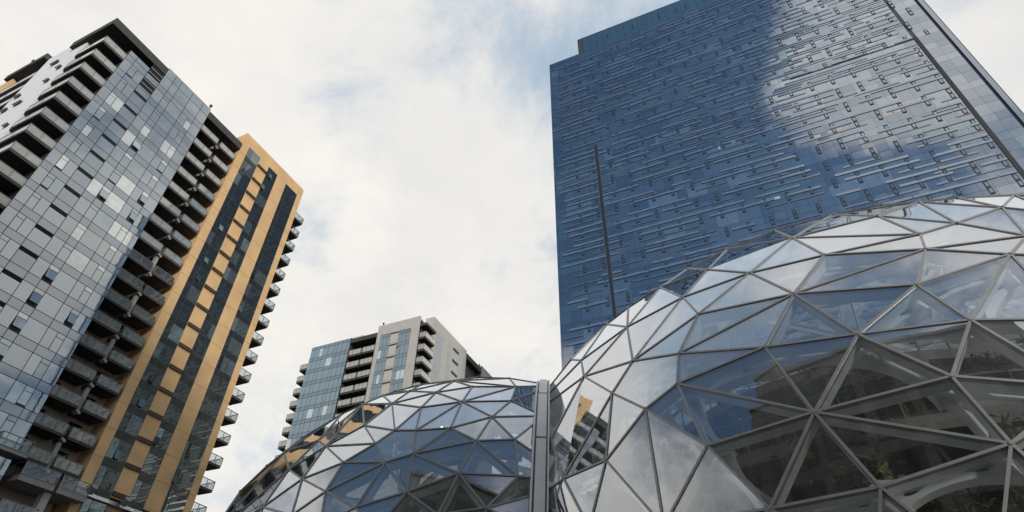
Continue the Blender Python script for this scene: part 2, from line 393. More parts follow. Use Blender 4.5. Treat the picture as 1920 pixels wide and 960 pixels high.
    for x in (36.5, 40.3):
        f = MB(); f.tube((x, -0.35, 21.75), (x, -0.95, 21.75), 0.05); f.tube((x, -0.75, 21.5), (x, -1.25, 22.0), 0.34, 10); f.build('floodlight', m_metal, T)
    # --- balconies
    def balcony(name, u0, u1, y0, y1, h, sides, glass, posts=2, slabh=0.24, edge=m_soffit):
        """slab top at z=0"""
        B = empty(name, (u0, y0, 0)); B.parent = T
        w, d = u1-u0, y1-y0
        s_ = MB().box((0, 0, -slabh), (w, d, 0)).build('slab', edge, B)
        r = MB(); gl = MB()
        r.box((0, -0.03, h-0.05), (w, 0.03, h+0.02)); r.box((0, -0.035, 0.0), (w, 0.025, 0.07))
        for q in range(posts+1): x = w*q/posts; r.box((x-0.03, -0.025, 0.07), (x+0.03, 0.035, h-0.05))
        gl.box((0.03, -0.008, 0.08), (w-0.03, 0.008, h-0.06))
        for sx in sides:
            x = 0 if sx == 'l' else w
            r.box((x-0.03, 0.03, h-0.05), (x+0.03, d, h+0.02)); r.box((x-0.03, 0.03, 0.0), (x+0.03, d, 0.07))
            for q in range(1, 3): r.box((x-0.025, d*q/2-0.05, 0.07), (x+0.025, d*q/2, h-0.05))
            gl.box((x-0.008, 0.04, 0.08), (x+0.008, d-0.03, h-0.06))
        r.build('railing', m_rail, B); gl.build('railing_glass', glass, B)
        return B
    # front recess, two per storey, with doors and walls behind
    fl = [69.72-2.935*k for k in range(0, 17)]
    bl = balcony('balcony', 29.16, 32.12, 0.0, 2.25, 1.0, ('r',), g_rail, 2)
    br = balcony('balcony', 32.62, 35.26, 0.0, 2.25, 1.0, ('l', 'r'), g_rail, 2)
    bl.location.z = br.location.z = fl[0]
    protoL, protoR = bl, br
    clear = None
    for k, z in enumerate(fl[1:], 1):
        for pr, x in ((protoL, 29.16), (protoR, 32.62)):
            c = copy_tree(pr, T, (x, 0, z))
            if k >= 8:
                for ch in c.children:
                    if ch.name.startswith('railing_glass'):
                        if clear is None: clear = {}
                        if x not in clear:
                            me = ch.data.copy(); me.materials[0] = g_railhalf; clear[x] = me
                        ch.data = clear[x]
    for k in range(17):
        z = fl[k]-0.1
        MB().box((29.3, 2.2, z+0.1), (30.6, 2.29, z+2.35)).build('balcony_door', g_strip[0], T)
        MB().box((33.2, 2.2, z+0.1), (34.6, 2.29, z+2.35)).build('balcony_door', g_strip[0], T)
        MB().box((32.17, 0.35, z-0.5), (32.57, 0.75, z+2.4)).build('recess_pier', m_railpale, T) if k % 2 == 0 and k > 6 else None
    for z in [fl[k]-0.55 for k in range(0, 17)]:
        MB().bar((32.14, 0.25, z+0.25), (32.60, 0.25, z+0.02), 0.25, (0, 1, 0), -0.2, 0.2).build('slab_bracket', m_railpale, T)
    # bottom pair, deeper, with a thick pale edge
    for (a, c) in ((29.9, 33.2), (33.5, 36.4)):
        b2 = balcony('balcony', a, c, -0.9, 2.25, 1.15, ('l', 'r'), g_railclear, 2, 0.5, m_railpale); b2.location.z = 21.0
    b2 = balcony('balcony', 26.9, 29.7, -0.9, 0.0, 1.15, ('l', 'r'), g_railclear, 2, 0.3, m_railpale); b2.location.z = 22.6
    b2 = balcony('balcony', 29.7, 33.0, -0.6, 2.25, 1.15, ('l', 'r'), g_railclear, 2, 0.3, m_railpale); b2.location.z = 17.7
    MB().box((32.9, -0.2, 0), (33.6, 0.6, 20.5)).build('column', m_pale, T)
    # corner balconies on the left end
    cb = balcony('corner_balcony', UB, 16.82, 0.0, 5.1, 1.07, ('l',), g_rail, 2, 0.28)
    cb.location.z = 69.05
    for k in range(1, 24): copy_tree(cb, T, (UB, 0, 69.05-FH*k))
    # second stack further along the end wall
    eb = balcony('corner_balcony', UB, 15.5, 14.5, 22.1, 1.07, ('l',), g_rail, 2, 0.28); eb.location.z = 70.6
    for k in range(1, 22): copy_tree(eb, T, (UB, 14.5, 70.6-FH*k))
    # little balconies on the right end
    rb = balcony('end_balcony', 48.89, 51.12, 0.45, 2.7, 1.08, ('r',), g_railclear, 2, 0.22, m_soffit)
    rb.location.z = 70.5-0.02
    for k in range(1, 18): copy_tree(rb, T, (48.89, 0.45, 70.48-FH*k))
    finish2(T, P)
    tag(T, 'dark glass and ochre apartment tower with stacked balconies, nearest building on the left', 'apartment tower')
    return T
def finish2(T, P):
    for o in T.children: o.location = o.location + P
g_railhalf = glass_mat('worn balcony glass', (0, 0, 0), (0.92, 0.90, 0.80), 0.09, 1.6, 0.03, clear=(0.55, 0.58, 0.57))
apartment_tower()

# ------------------------------------------------------------------ its twin further off, between the first tower and the domes
FM = Frame(115.0, 86.7)
g_mid = [glass_mat('twin tower glazing', (0.035, 0.05, 0.06), (0.62, 0.78, 0.88), 0.22, 1.3, 0.02, 0.004),
         glass_mat('twin tower spandrel', (0.045, 0.065, 0.08), (0.55, 0.72, 0.84), 0.17, 1.4, 0.04, 0.003),
         glass_mat('twin glazing with blind', (0.34, 0.40, 0.42), (0.8, 0.9, 0.95), 0.34, 1.3, 0.02, 0.003)]
def twin_tower():
    T = empty('apartment_tower', FM.w((-75, 0, 0)), FM.rz); P = Vector((75, 0, 0))
    MB().box((-89.1, 0.08, 0), (-78.5, 26, 72.8)).build('glass_block_wall', m_frame, T)
    MB().box((-78.5, 2.2, 0), (-71.6, 22, 72.0)).build('recess_back_wall', m_dark, T)
    w = MB().box((-71.6, 0, 0), (-61.25, 0.3, 74.0)).box((-61.55, 0.3, 0), (-61.25, 0.32, 74.0)).box((-71.6, 0.3, 0), (-63.2, 20, 73.4)).box((-63.2, 5.0, 0), (-61.05, 20.2, 76.9)).box((-71.6, 20.0, 0), (-63.2, 20.2, 73.4)).box((-63.2, 0.3, 73.2), (-61.3, 5, 73.6))
    w.build('pale_block_wall', m_greywhite, T)
    MB().box((-63.1, 20.2, 0), (-62.2, 28.2, 75.0)).build('side_recess_wall', m_dark, T)
    MB().box((-63.1, 20.2, 75.0), (-61.0, 28.0, 76.3)).build('roof_overhang', m_soffit, T)
    MB().box((-66, 28.2, 0), (-61.05, 36, 77.2)).build('far_wall', m_greywhite, T)
    MB().box((-78.6, -0.05, 71.35), (-71.65, 3, 72.4)).build('roof_overhang', m_soffit, T)
    MB().box((-81.5, 1, 72.8), (-76, 3, 73.5)).build('roof_parapet', m_pale, T)
    for (u, y, z) in ((-70.9, 0.5, 74.0), (-61.4, 27.5, 76.3)):
        b = MB().tube((u, y, z), (u, y, z+0.6), 0.05); b.box((u-.14, y-.14, z+.6), (u+.14, y+.14, z+1.0)); b.build('roof_beacon', m_dark, T)
    items = {0: [], 1: [], 2: []}
    rnd = random.Random(11)
    def put(u0, u1, za, zb, mi, y, tl=.004):
        c = pane(u0+.04, u1-.04, za+.04, zb-.04, y, tl, rnd); items[mi].append((MB().poly(c), c))
    cols = [-89.05, -87.9, -86.6, -85.7, -84.2, -82.6, -81.8, -80.6, -79.4, -78.55]
    for k in range(0, 9):
        zt = 72.75-FH*k
        for a, c in zip(cols, cols[1:]):
            put(a, c, zt-.85, zt, 1, 0.0)
            put(a, c, zt-FH, zt-.85, 2 if rnd.random() < .10 else 0, 0.0)
    wz = []
    for a, c in ((-70.6, -68.08), (-66.12, -63.15)):
        MB().box((a, -0.012, 40), (c, 0.01, 71.45)).build('strip_frame', m_frame, T)
        for k in range(0, 8):
            zt = 71.4-FH*k; n = 3
            put(a, c, zt-.85, zt, 1, -0.02)
            for q in range(n):
                x0 = a+(c-a)*q/n; x1 = a+(c-a)*(q+1)/n
                put(x0, x1, zt-FH, zt-.85, 2 if rnd.random() < .28 else 0, -0.02)
    for k in range(0, 8):
        z = 71.4-FH*k
        MB().box((-68.04, -0.04, z-FH+.3), (-66.16, 0.0, z-.06)).build('wall_panel', m_pale, T)
        MB().box((-68.04, -0.12, z-.36), (-66.16, 0.0, z-.065)).build('vent_hood', m_brown, T)
    for mi, n in ((0, 60), (1, 25), (2, 15)): parts(items[mi], 'window_pane' if mi != 1 else 'spandrel_pane', g_mid[mi], T, FM, n)
    # right end: glazed strips, dark hoods
    se = MB()
    for a, c, zt in ((6.5, 9.4, 74.3), (11.8, 13.4, 74.5), (16.7, 18.5, 74.5)):
        for k in range(0, 9):
            z = zt-FH*k
            mb = MB(); y0, y1 = a, c
            mb.poly([(-61.03, y0, z-FH+.05), (-61.03, y1, z-FH+.05), (-61.03, y1, z-.9), (-61.03, y0, z-.9)], 0)
            mb.poly([(-61.03, y0, z-.85), (-61.03, y1, z-.85), (-61.03, y1, z-.02), (-61.03, y0, z-.02)], 1)
            mb.build('end_window', [g_mid2, g_mid3], T)
    for k in range(0, 9): MB().box((-61.05, 14.0, 74.2-FH*k-.45), (-60.85, 16.5, 74.2-FH*k)).build('vent_hood', m_frame, T)
    def bal(name, u0, u1, y0, y1, h, sides):
        B = empty(name, (u0, y0, 0)); B.parent = T; w, d = u1-u0, y1-y0
        MB().box((0, 0, -.45), (w, d, 0)).build('slab', m_soffit, B)
        gl = MB().box((0, -.02, .02), (w, .02, h)); r = MB().box((0, -.04, h), (w, .04, h+.07))
        n = max(2, round(w/0.9))
        for q in range(n+1): r.box((w*q/n-.04, -.045, 0), (w*q/n+.04, -.02, h))
        for sx in sides:
            x = 0 if sx == 'l' else w
            gl.box((x-.02, .03, .02), (x+.02, d, h)); r.box((x-.04, .04, h), (x+.04, d, h+.07))
        r.build('railing', m_rail, B); gl.build('railing_glass', g_rail, B); return B
    z0 = 68.25
    for u0, u1 in ((-78.2, -75.15), (-74.75, -71.75)):
        b = bal('balcony', u0, u1, 0.0, 2.2, 1.15, ('l', 'r')); b.location.z = z0
        for k in range(1, 8): copy_tree(b, T, (u0, 0, z0-FH*k))
    b = bal('balcony', -61.2, -59.75, 0.5, 4.2, 1.15, ('r',)); b.location.z = 68.9
    for k in range(1, 7): copy_tree(b, T, (-61.2, 0.5, 68.9-FH*k))
    MB().box((-61.2, 0.4, 71.6), (-59.7, 4.3, 72.2)).build('balcony_hood', m_soffit, T)
    MB().box((-63.1, 1.0, 40), (-61.3, 4.9, 73.1)).build('corner_recess_wall', m_dark, T)
    b = bal('end_balcony', -91.5, -89.1, 0.5, 2.8, 1.1, ('l',)); b.location.z = 68.0
    for k in range(1, 9): copy_tree(b, T, (-91.5, .5, 68.0-FH*k))
    finish2(T, P)
    tag(T, 'smaller grey apartment tower with blue glass and a pale corner, behind the smaller dome', 'apartment tower')
g_mid2 = glass_mat('end glazing', (0.10, 0.105, 0.11), (0.85, 0.87, 0.9), 0.10, 1.6, 0.02, 0.004)
g_mid3 = glass_mat('end spandrel', (0.15, 0.15, 0.15), (0.8, 0.82, 0.85), 0.10, 1.6, 0.05, 0.004)
twin_tower()

# ------------------------------------------------------------------ the blue office tower
FD = Frame(114.9, 76.91, 0.874, 0.21)          # drawn in units of 0.874 m
g_off = [glass_mat('office glazing deep blue', (0.006, 0.011, 0.024), (0.72, 0.80, 0.90), 0.36, 1.5, 0.01, 0.0012),
         glass_mat('office glazing mid blue', (0.010, 0.018, 0.034), (0.80, 0.86, 0.92), 0.44, 1.4, 0.01, 0.0012),
         glass_mat('office glazing teal', (0.010, 0.026, 0.034), (0.72, 0.85, 0.88), 0.40, 1.4, 0.02, 0.0012),
         glass_mat('office spandrel blue', (0.014, 0.026, 0.045), (0.76, 0.82, 0.90), 0.38, 1.4, 0.04, 0.001),
         glass_mat('office spandrel pale', (0.055, 0.085, 0.125), (0.82, 0.88, 0.93), 0.42, 1.3, 0.04, 0.001)]
m_fin = glass_mat('pale blue sunshade', (0.11, 0.165, 0.25), (0.82, 0.88, 0.95), 0.16, 1.5, 0.12)
m_finw = glass_mat('grey sunshade', (0.06, 0.09, 0.135), (0.80, 0.86, 0.92), 0.22, 1.5, 0.12)
m_litoff = lamp_mat('lit office', (0.95, 0.86, 0.66), 0.5)
m_litcool = lamp_mat('lit office cool', (0.75, 0.93, 1.0), 0.42)
m_navy = mat('navy trim', (0.014, 0.02, 0.042), 0.5)
m_slate = mat('slate channel', (0.016, 0.019, 0.026), 0.6)
def office_tower():
    T = empty('office_tower', FD.w((9, 0, 0)), FD.rz); T.scale = (FD.k,)*3; P = Vector((-9, 0, 0))
    U0, U1, US = -30.8, 49.35, -22.15
    MB().box((U0+.05, 0.06, -.3), (US, 28, 151.1)).box((US, 0.06, -.3), (U1, 28, 158.4)).build('tower_wall', m_frame, T)
    MB().box((U0, 0.05, 151.1), (US, 2, 151.35)).box((US, 0.05, 158.4), (U1, 28, 158.65)).build('roof_parapet', m_navy, T)
    rnd = random.Random(5)
    W = 1.925; ncol = 42; u00 = 45.1-0.0
    # floors: a line of floor heights, 4.53 m below the band, 4.37 m above it
    zl = [112.2-4.53*k for k in range(24, -1, -1)] + [112.2+4.37*k for k in range(1, 10)]
    zl = [z for z in zl if z < 151.2]
    items = [[] for _ in range(5)]; lit = []; fins = []; fins2 = []; vents = []
    cols = []
    u = 45.4
    left = []
    x = 44.8
    while x > U0+0.1: left.append(x); x -= W
    left.append(U0+0.05); left = left[::-1]
    right = [45.5, 47.4, U1-.02]
    edges = list(zip(left, left[1:])) + list(zip(right, right[1:]))
    def put(a, c, z0, z1, mi, tl=.0022):
        q = pane(a+.012, c-.012, z0+.02, z1-.02, 0.0, tl, rnd); items[mi].append((MB().poly(q), q))
    litset = {(9.2, 2), (10.0, 2)}
    for fi, (za, zb) in enumerate(zip(zl, zl[1:]+[151.1 if zl[-1] < 150.9 else None])):
        if zb is None or za < 36: continue
        h = zb-za; zm = za+h*0.40; zm2 = za+h*0.72
        rowv = rnd.random(); run = 0; cur = 0; run2 = 0; cur2 = 3
        for (a, c) in edges:
            if run <= 0: run = rnd.randint(1, 6); cur = rnd.choices((0, 1, 2), (5, 4, 2))[0]
            if run2 <= 0: run2 = rnd.randint(1, 5); cur2 = rnd.choices((3, 4, 0, 1), (5, 1.3, 3, 2))[0]
            run -= 1; run2 -= 1
            put(a, c, za, zm, cur); put(a, c, zm, zb, cur2 if rnd.random() < .8 else cur)
        # sunshade fins: broken runs along two (three higher up) levels of every storey
        lev = [(0.06, 0.90, 0), (0.40, 0.82, 0), (0.72, 0.8, 1)] + ([(0.24, 0.55, 1), (0.56, 0.5, 1)] if za > 95 else [(0.24, 0.25, 1)])
        for f, p, kind in lev:
            z = za+h*f; x = U0+rnd.uniform(.2, 4)
            while x < 44.6:
                ln = rnd.choice((2, 3, 4, 5, 6))*W
                x1 = min(x+ln, 44.7)
                if rnd.random() < p and x1-x > 1:
                    segs = [(x, x1)]
                    if x < -20.3 < x1 and za < 111: segs = [(x, -20.8), (-19.9, x1)]
                    for s0, s1 in segs:
                        if s1-s0 < 0.8: continue
                        th = 0.52 if kind == 0 else 0.38; dp = 0.09 if kind == 0 else 0.06
                        fb = MB(); fb.hexa([(s0, -dp, z), (s1, -dp, z), (s1, -.01, z+.05), (s0, -.01, z+.05), (s0, -dp*.75, z+th), (s1, -dp*.75, z+th), (s1, -.01, z+th), (s0, -.01, z+th)])
                        fb.box((s0, -.03, z-.10), (s1, -.004, z-.004), 1)  # dark navy bar, painted shade for the shadow gap below the fin
                        (fins if kind == 0 else fins2).append((fb, [(s0, -dp, z), (s1, -dp, z), (s1, -dp, z+th), (s0, -dp, z+th)]))
                x = x1 + rnd.choice((0.2, W, 2*W, 3*W))
    # opening vents: a dark frame with two small lights, on a staggered grid above the band and a square one below
    def vent(uc, zc, hh=2.9):
        if uc < 22: hh *= 0.72
        mb = MB().box((uc-.32, -.07, zc-hh/2), (uc+.32, -.002, zc+hh/2), 0)
        for s in (-1, 1):
            cz = zc+s*hh*0.24
            mb.poly([(uc-.2, -.078, cz-hh*.15), (uc+.2, -.078, cz-hh*.15), (uc+.2, -.078, cz+hh*.15), (uc-.2, -.078, cz+hh*.15)], 1)
        vents.append((mb, [(uc-.32, -.07, zc-hh/2), (uc+.32, -.07, zc-hh/2), (uc+.32, -.07, zc+hh/2), (uc-.32, -.07, zc+hh/2)]))
    for k in range(0, 17):
        zc = 107.95-4.53*k
        for q in range(-19, 2):
            uc = 40.23+3.85*q
            if uc < -29 or abs(uc+20.3) < .9 or zc < 40: continue
            vent(uc, zc)
    for k in range(0, 9):
        zc = (113.0 if k == 0 else 112.35+4.37*k); hh = 1.5 if k == 0 else 2.7
        for q in range(-20, 3):
            uc = 40.0+3.68*q+(1.84 if k % 2 == 1 else 0)-1.84*0
            if k == 0: uc = 40.0+3.68*q
            if uc < -29.5 or uc > 48.6 or zc > 149: continue
            vent(uc, zc, hh)
    for mi, n in enumerate((35, 25, 10, 20, 10)): parts(items[mi], 'window_pane' if mi < 3 else 'spandrel_pane', g_off[mi], T, FD, n)
    parts(fins, 'sunshade_fin', [m_fin, m_navy], T, FD, 75); parts(fins2, 'sunshade_fin', [m_finw, m_navy], T, FD, 25)
    parts(vents, 'opening_vent', [m_slate, g_off[0]], T, FD, 100)
    # a few rooms with their lights on
    for (uu, z, w, m) in ((8.9, 80.8, 1.6, m_litcool), (10.7, 80.8, 1.6, m_litcool), (7.3, 98.7, .9, m_litcool), (4.6, 98.0, .45, m_litcool), (21.0, 93.2, 1.7, m_litoff), (25.3, 93.4, 1.0, m_litoff), (33.2, 93.6, 1.5, m_litoff), (35.0, 93.6, 1.3, m_litoff), (43.0, 107.0, 1.7, m_litoff), (24.3, 102.6, 1.7, m_litoff), (43.2, 94.0, 1.3, m_litoff)):
        MB().box((uu, -.016, z), (uu+w*.85, -.006, z+.6)).build('lit_window', m, T)
    # channels, band, top storeys, right-hand corner fin
    MB().box((-20.62, -.12, 0), (-20.02, 0, 111.4)).build('channel', m_slate, T)
    MB().box((44.82, -.12, 0), (45.48, 0, 112.6)).build('channel', m_slate, T)
    MB().box((22, -.05, 112.0), (44.8, -.01, 112.32)).build('floor_band', m_slate, T)
    tp = []
    for q, (a, c) in enumerate(edges):
        if a < US: continue
        for z0, z1 in ((151.15, 153.3), (153.35, 158.35)):
            p_ = pane(a+.02, c-.02, z0, z1, 0, .001, rnd); tp.append((MB().poly(p_), p_))
    parts(tp, 'crown_panel', g_off[2], T, FD, 60)
    for q in range(30):
        x = US+1.2+q*2.35
        if x < 48: MB().box((x, -.02, 153.5+rnd.choice((0, 2.2))), (x+.32, -.003, 155.6+rnd.choice((0, .6)))).build('crown_slot', m_navy, T)
    MB().box((US-.04, .02, 151.1), (US-.005, 27, 158.38)).build('crown_return', g_off[2], T)
    MB().box((49.36, -.02, 0), (49.72, 28, 158.4)).build('corner_recess', m_navy, T)
    MB().box((49.72, -.25, 0), (50.50, 28, 158.9)).build('corner_fin', g_off[0], T)
    MB().box((50.50, -.27, 0), (50.62, 28, 158.95)).build('corner_trim', m_navy, T)
    finish2(T, P)
    tag(T, 'tall blue glass office tower with pale broken fins, behind the larger dome', 'office tower')
office_tower()

# ------------------------------------------------------------------ the two glass domes
R_CENTRE=(17.2712,28.2143,2.8558); R_RAD=20.000
L_CENTRE=(-0.7124,29.1591,3.5049); L_RAD=12.610
R_NODES='-6571,-5230,5428 -6567,-3346,6758 -7310,-4381,5232 -7364,-5011,4545 -6740,-6040,4253 -6232,-6734,3977 -5789,-6633,4742 -6384,-6904,3403 -7094,-5978,3734 -6788,-6626,3164 -5766,-6043,5498 -5695,-4690,6751 -5140,-5836,6287 -4905,-6827,5416 -3928,-6675,6326 -4774,-7580,4444 -5413,-7621,3553 -4062,-7479,5250 -2951,-8002,5221 -3177,-8200,4761 -2751,-7228,6340 -3701,-8378,4013 -4578,-8225,3375 -2411,-8078,5378 -1744,-7026,6899 -1528,-8015,5781 -247,-7226,6908 -2580,-8649,4306 -2116,-8571,4697 -3622,-8736,3250 -4148,-8735,2547 -5327,-8106,2433 -6318,-7391,2336 -5977,-7879,1481 -4101,-8951,1746 -5126,-8452,1514 -6878,-7098,1520 -7325,-6300,2578 -7836,-5661,2558 -7945,-5011,3432 -8401,-2230,4944 -8241,-5115,2435 -7372,-3356,5864 -3388,-5353,7738 -4940,-4384,7508 -4215,-4849,7663 -2488,-5905,7677 -1800,-6321,7537 -1182,-7165,6875 -6976,-3096,6461 -6217,-4022,6721 -2878,-9078,3052 -3328,-9164,2222 -2222,-8830,4134 -3512,-9137,2044 -3930,-9129,1100 -5386,-8391,765 -6584,-7467,946 -5899,-8051,615 -7600,-6265,1730 -4690,-8808,649 -1238,-8385,5306 9835,1108,-1428 9342,3269,-1428 8380,5266,-1428 6999,6999,-1428 5266,8380,-1428 3269,9342,-1428 1108,9835,-1428 -1108,9835,-1428 -3269,9342,-1428 -5266,8380,-1428 -6999,6999,-1428 -8380,5266,-1428 -9342,3269,-1428 -9835,1108,-1428 -9835,-1108,-1428 -9342,-3269,-1428 -8380,-5266,-1428 -6999,-6999,-1428 -5266,-8380,-1428 -3269,-9342,-1428 -1108,-9835,-1428 1108,-9835,-1428 3269,-9342,-1428 5266,-8380,-1428 6999,-6999,-1428 8380,-5266,-1428 9342,-3269,-1428 9835,-1108,-1428 717,-903,9933 -1965,314,9800 2137,1410,9667 -735,-2928,9533 -1623,3001,9400 3552,-1230,9267 -3738,-1616,9133 1781,3978,9000 1458,-4388,8867 -4255,2372,8733 4965,1179,8600 -802,5469,8333 4438,-3615,8200 -5900,-343,8067 4243,4366,7933 -4195,4860,7667 6531,-768,7533 1396,6727,7267 3586,-6022,7133 -6839,2056,7000 6547,3159,6867 -2661,7026,6600 6810,-3435,6467 4132,6670,6200 1477,-7811,6067 -6446,4822,5933 8106,808,5800 -99,8329,5533 5758,-6138,5400 -8476,643,5267 6748,5302,5133 -4776,7315,4867 8533,-2186,4733 2969,8440,4467 3537,-8289,4333 -8265,3749,4200 8684,2837,4067 -2093,9010,3800 7674,-5260,3667 5975,7262,3400 502,-9438,3267 -6778,6652,3133 9534,-328,3000 1170,9548,2733 5608,-7860,2600 -9479,2015,2467 8379,4934,2333 -4209,8833,2067 9095,-3680,1933 -9216,-3439,1800 4484,8782,1667 2632,-9525,1533 -8391,5256,1400 9756,1796,1267 -939,9905,1000 7393,-6678,867 -9973,-69,733 7313,6794,600 -804,-9957,467 -6136,7889,333 9857,-1673,200'
R_TRIS='0,1,2 0,2,3 0,3,4 0,4,10 0,10,11 0,11,50 0,50,1 1,11,44 1,42,2 1,44,96 1,49,42 1,50,11 1,96,103 1,103,49 2,40,3 2,42,40 3,8,4 3,38,8 3,39,38 3,40,39 4,5,6 4,6,10 4,8,5 5,7,16 5,8,9 5,9,7 5,15,6 5,16,15 6,13,10 6,15,13 7,9,32 7,31,16 7,32,31 8,37,9 8,38,37 9,36,32 9,37,36 10,12,11 10,13,12 11,12,44 12,13,14 12,14,45 12,45,44 13,15,17 13,17,14 14,17,18 14,18,20 14,20,46 14,43,45 14,46,43 15,16,22 15,19,17 15,21,19 15,22,21 16,31,22 17,19,18 18,19,23 18,23,20 19,21,27 19,27,28 19,28,23 20,23,24 20,24,46 21,22,29 21,29,27 22,30,29 22,31,30 23,25,24 23,28,25 24,25,48 24,47,46 24,48,47 25,26,48 25,28,61 25,61,26 26,47,48 26,61,114 26,98,47 26,108,98 26,114,108 27,29,51 27,51,53 27,53,28 28,53,61 29,30,52 29,52,51 30,31,34 30,34,52 31,32,33 31,33,35 31,35,34 32,36,33 33,36,57 33,56,35 33,57,58 33,58,56 34,35,60 34,54,52 34,55,54 34,60,55 35,56,60 36,37,59 36,59,57 37,38,59 38,39,41 38,41,59 39,40,139 39,139,41 40,42,49 40,49,119 40,119,146 40,146,139 41,78,59 41,139,78 43,46,93 43,93,96 43,96,45 44,45,96 46,47,93 47,98,93 49,103,119 51,52,148 51,130,53 51,148,130 52,54,148 53,130,61 54,55,148 55,60,81 55,81,148 56,58,80 56,80,60 57,59,79 57,79,58 58,79,80 59,78,79 60,80,81 61,130,114 62,63,143 62,143,150 62,150,89 63,64,136 63,136,143 64,65,147 64,147,136 65,66,147 66,67,140 66,140,147 67,68,133 67,133,140 68,69,144 68,144,133 69,70,144 70,71,137 70,137,144 71,72,149 71,149,137 72,73,142 72,142,149 73,74,142 74,75,135 74,135,142 75,76,146 75,146,135 76,77,139 76,139,146 77,78,139 81,82,148 82,83,148 83,84,141 83,141,148 84,85,141 85,86,145 85,134,141 85,145,134 86,87,145 87,88,138 87,138,145 88,89,150 88,150,138 90,91,93 90,92,91 90,93,98 90,95,92 90,98,95 91,92,94 91,94,99 91,96,93 91,99,96 92,95,100 92,97,94 92,100,104 92,104,97 94,97,101 94,101,105 94,105,99 95,98,102 95,102,106 95,106,100 96,99,103 97,104,107 97,107,101 98,108,102 99,105,109 99,109,103 100,106,110 100,110,104 101,107,117 101,111,105 101,117,111 102,108,118 102,112,106 102,118,112 103,109,119 104,110,120 104,113,107 104,120,113 105,111,121 105,115,109 105,121,115 106,112,122 106,116,110 106,122,116 107,113,123 107,123,117 108,114,124 108,124,118 109,115,125 109,125,119 110,116,126 110,126,120 111,117,127 111,127,121 112,118,128 112,128,122 113,120,129 113,129,123 114,130,124 115,121,131 115,131,125 116,122,132 116,132,126 117,123,133 117,133,127 118,124,134 118,134,128 119,125,135 119,135,146 120,126,136 120,136,129 121,127,137 121,137,131 122,128,138 122,138,132 123,129,140 123,140,133 124,130,141 124,141,134 125,131,142 125,142,135 126,132,143 126,143,136 127,133,144 127,144,137 128,134,145 128,145,138 129,136,147 129,147,140 130,148,141 131,137,149 131,149,142 132,138,150 132,150,143'
R_NAMES='A B C D E F G H I J L M N O P Q R S T U V W X Y Z AA AB AC AD AE AF AG AH AI AJ AK AL AM AN AO WV WV2 SB K1 K2 K3 K4 K5 K6 K7 K8 AP AQ AR AS AT AU AV AW AX AY AZ'.split()
L_NODES='-5205,-7237,4532 -4311,-7433,5116 -3515,-8292,4345 -4564,-7922,4052 -3717,-8586,3530 -5465,-7638,3435 -6140,-5420,5739 -4426,-8444,3017 -3381,-7487,5701 -2841,-6879,6679 -1857,-7608,6219 -2387,-8144,5289 -2806,-8274,4866 -1807,-8339,5216 -1722,-8813,4400 -2374,-8760,4198 -1688,-9279,3324 -2815,-9111,3012 -4100,-5314,7413 -3592,-4907,7938 -1590,-6903,7058 -730,-7649,6400 -906,-8466,5245 -534,-6753,7356 -1195,-5782,8071 136,-8219,5695 631,-7574,6499 780,-6598,7474 -213,-8781,4780 739,-8699,4876 -551,-9237,3791 829,-9230,3758 133,-9562,2924 -905,-9569,2758 -2498,-6139,7489 -4726,-6882,5505 2106,-4808,8511 -4805,-4905,7270 -6774,-4846,5533 -7359,-4812,4763 -5927,-4869,6416 -3191,-4910,8106 -2372,-4908,8383 -514,-4882,8712 569,-4868,8717 1532,-7932,5894 2247,-9004,3726 -3571,-8954,2661 -2257,-9446,2382 56,-9814,1918 1267,-9622,2411 -5295,-8037,2714 9508,1367,-2779 8738,3990,-2779 7260,6291,-2779 5193,8081,-2779 2706,9217,-2779 0,9606,-2779 -2706,9217,-2779 -5193,8081,-2779 -7260,6291,-2779 -8738,3990,-2779 -9508,1367,-2779 -9508,-1367,-2779 -8738,-3990,-2779 -7260,-6291,-2779 -5193,-8081,-2779 -2706,-9217,-2779 0,-9606,-2779 2706,-9217,-2779 5193,-8081,-2779 7260,-6291,-2779 8738,-3990,-2779 9508,-1367,-2779 717,-903,9933 -1965,314,9800 2137,1410,9667 -735,-2928,9533 -1623,3001,9400 3552,-1230,9267 -3738,-1616,9133 1781,3978,9000 -4255,2372,8733 4965,1179,8600 -802,5469,8333 -5900,-343,8067 4243,4366,7933 -4195,4860,7667 6531,-768,7533 1396,6727,7267 -6839,2056,7000 6547,3159,6867 -2661,7026,6600 -7449,-2097,6333 4132,6670,6200 -6446,4822,5933 8106,808,5800 -99,8329,5533 -8476,643,5267 6748,5302,5133 -4776,7315,4867 8533,-2186,4733 2969,8440,4467 -8265,3749,4200 8684,2837,4067 -2093,9010,3800 7674,-5260,3667 -9263,-1312,3533 5975,7262,3400 -6778,6652,3133 9534,-328,3000 -7282,-6225,2867 1170,9548,2733 5608,-7860,2600 -9479,2015,2467 8379,4934,2333 -4209,8833,2067 9095,-3680,1933 -9216,-3439,1800 4484,8782,1667 -8391,5256,1400 9756,1796,1267 -939,9905,1000 7393,-6678,867 -9973,-69,733 7313,6794,600 -6136,7889,333 9857,-1673,200 -8400,-5426,67 2529,9675,-67 4670,-8840,-200 -9412,3363,-333 9207,3876,-467 -4168,-9070,-600 -3051,9495,-733 8654,-4935,-867 -9703,-2204,-1000 5657,8168,-1133 1343,-9828,-1267'
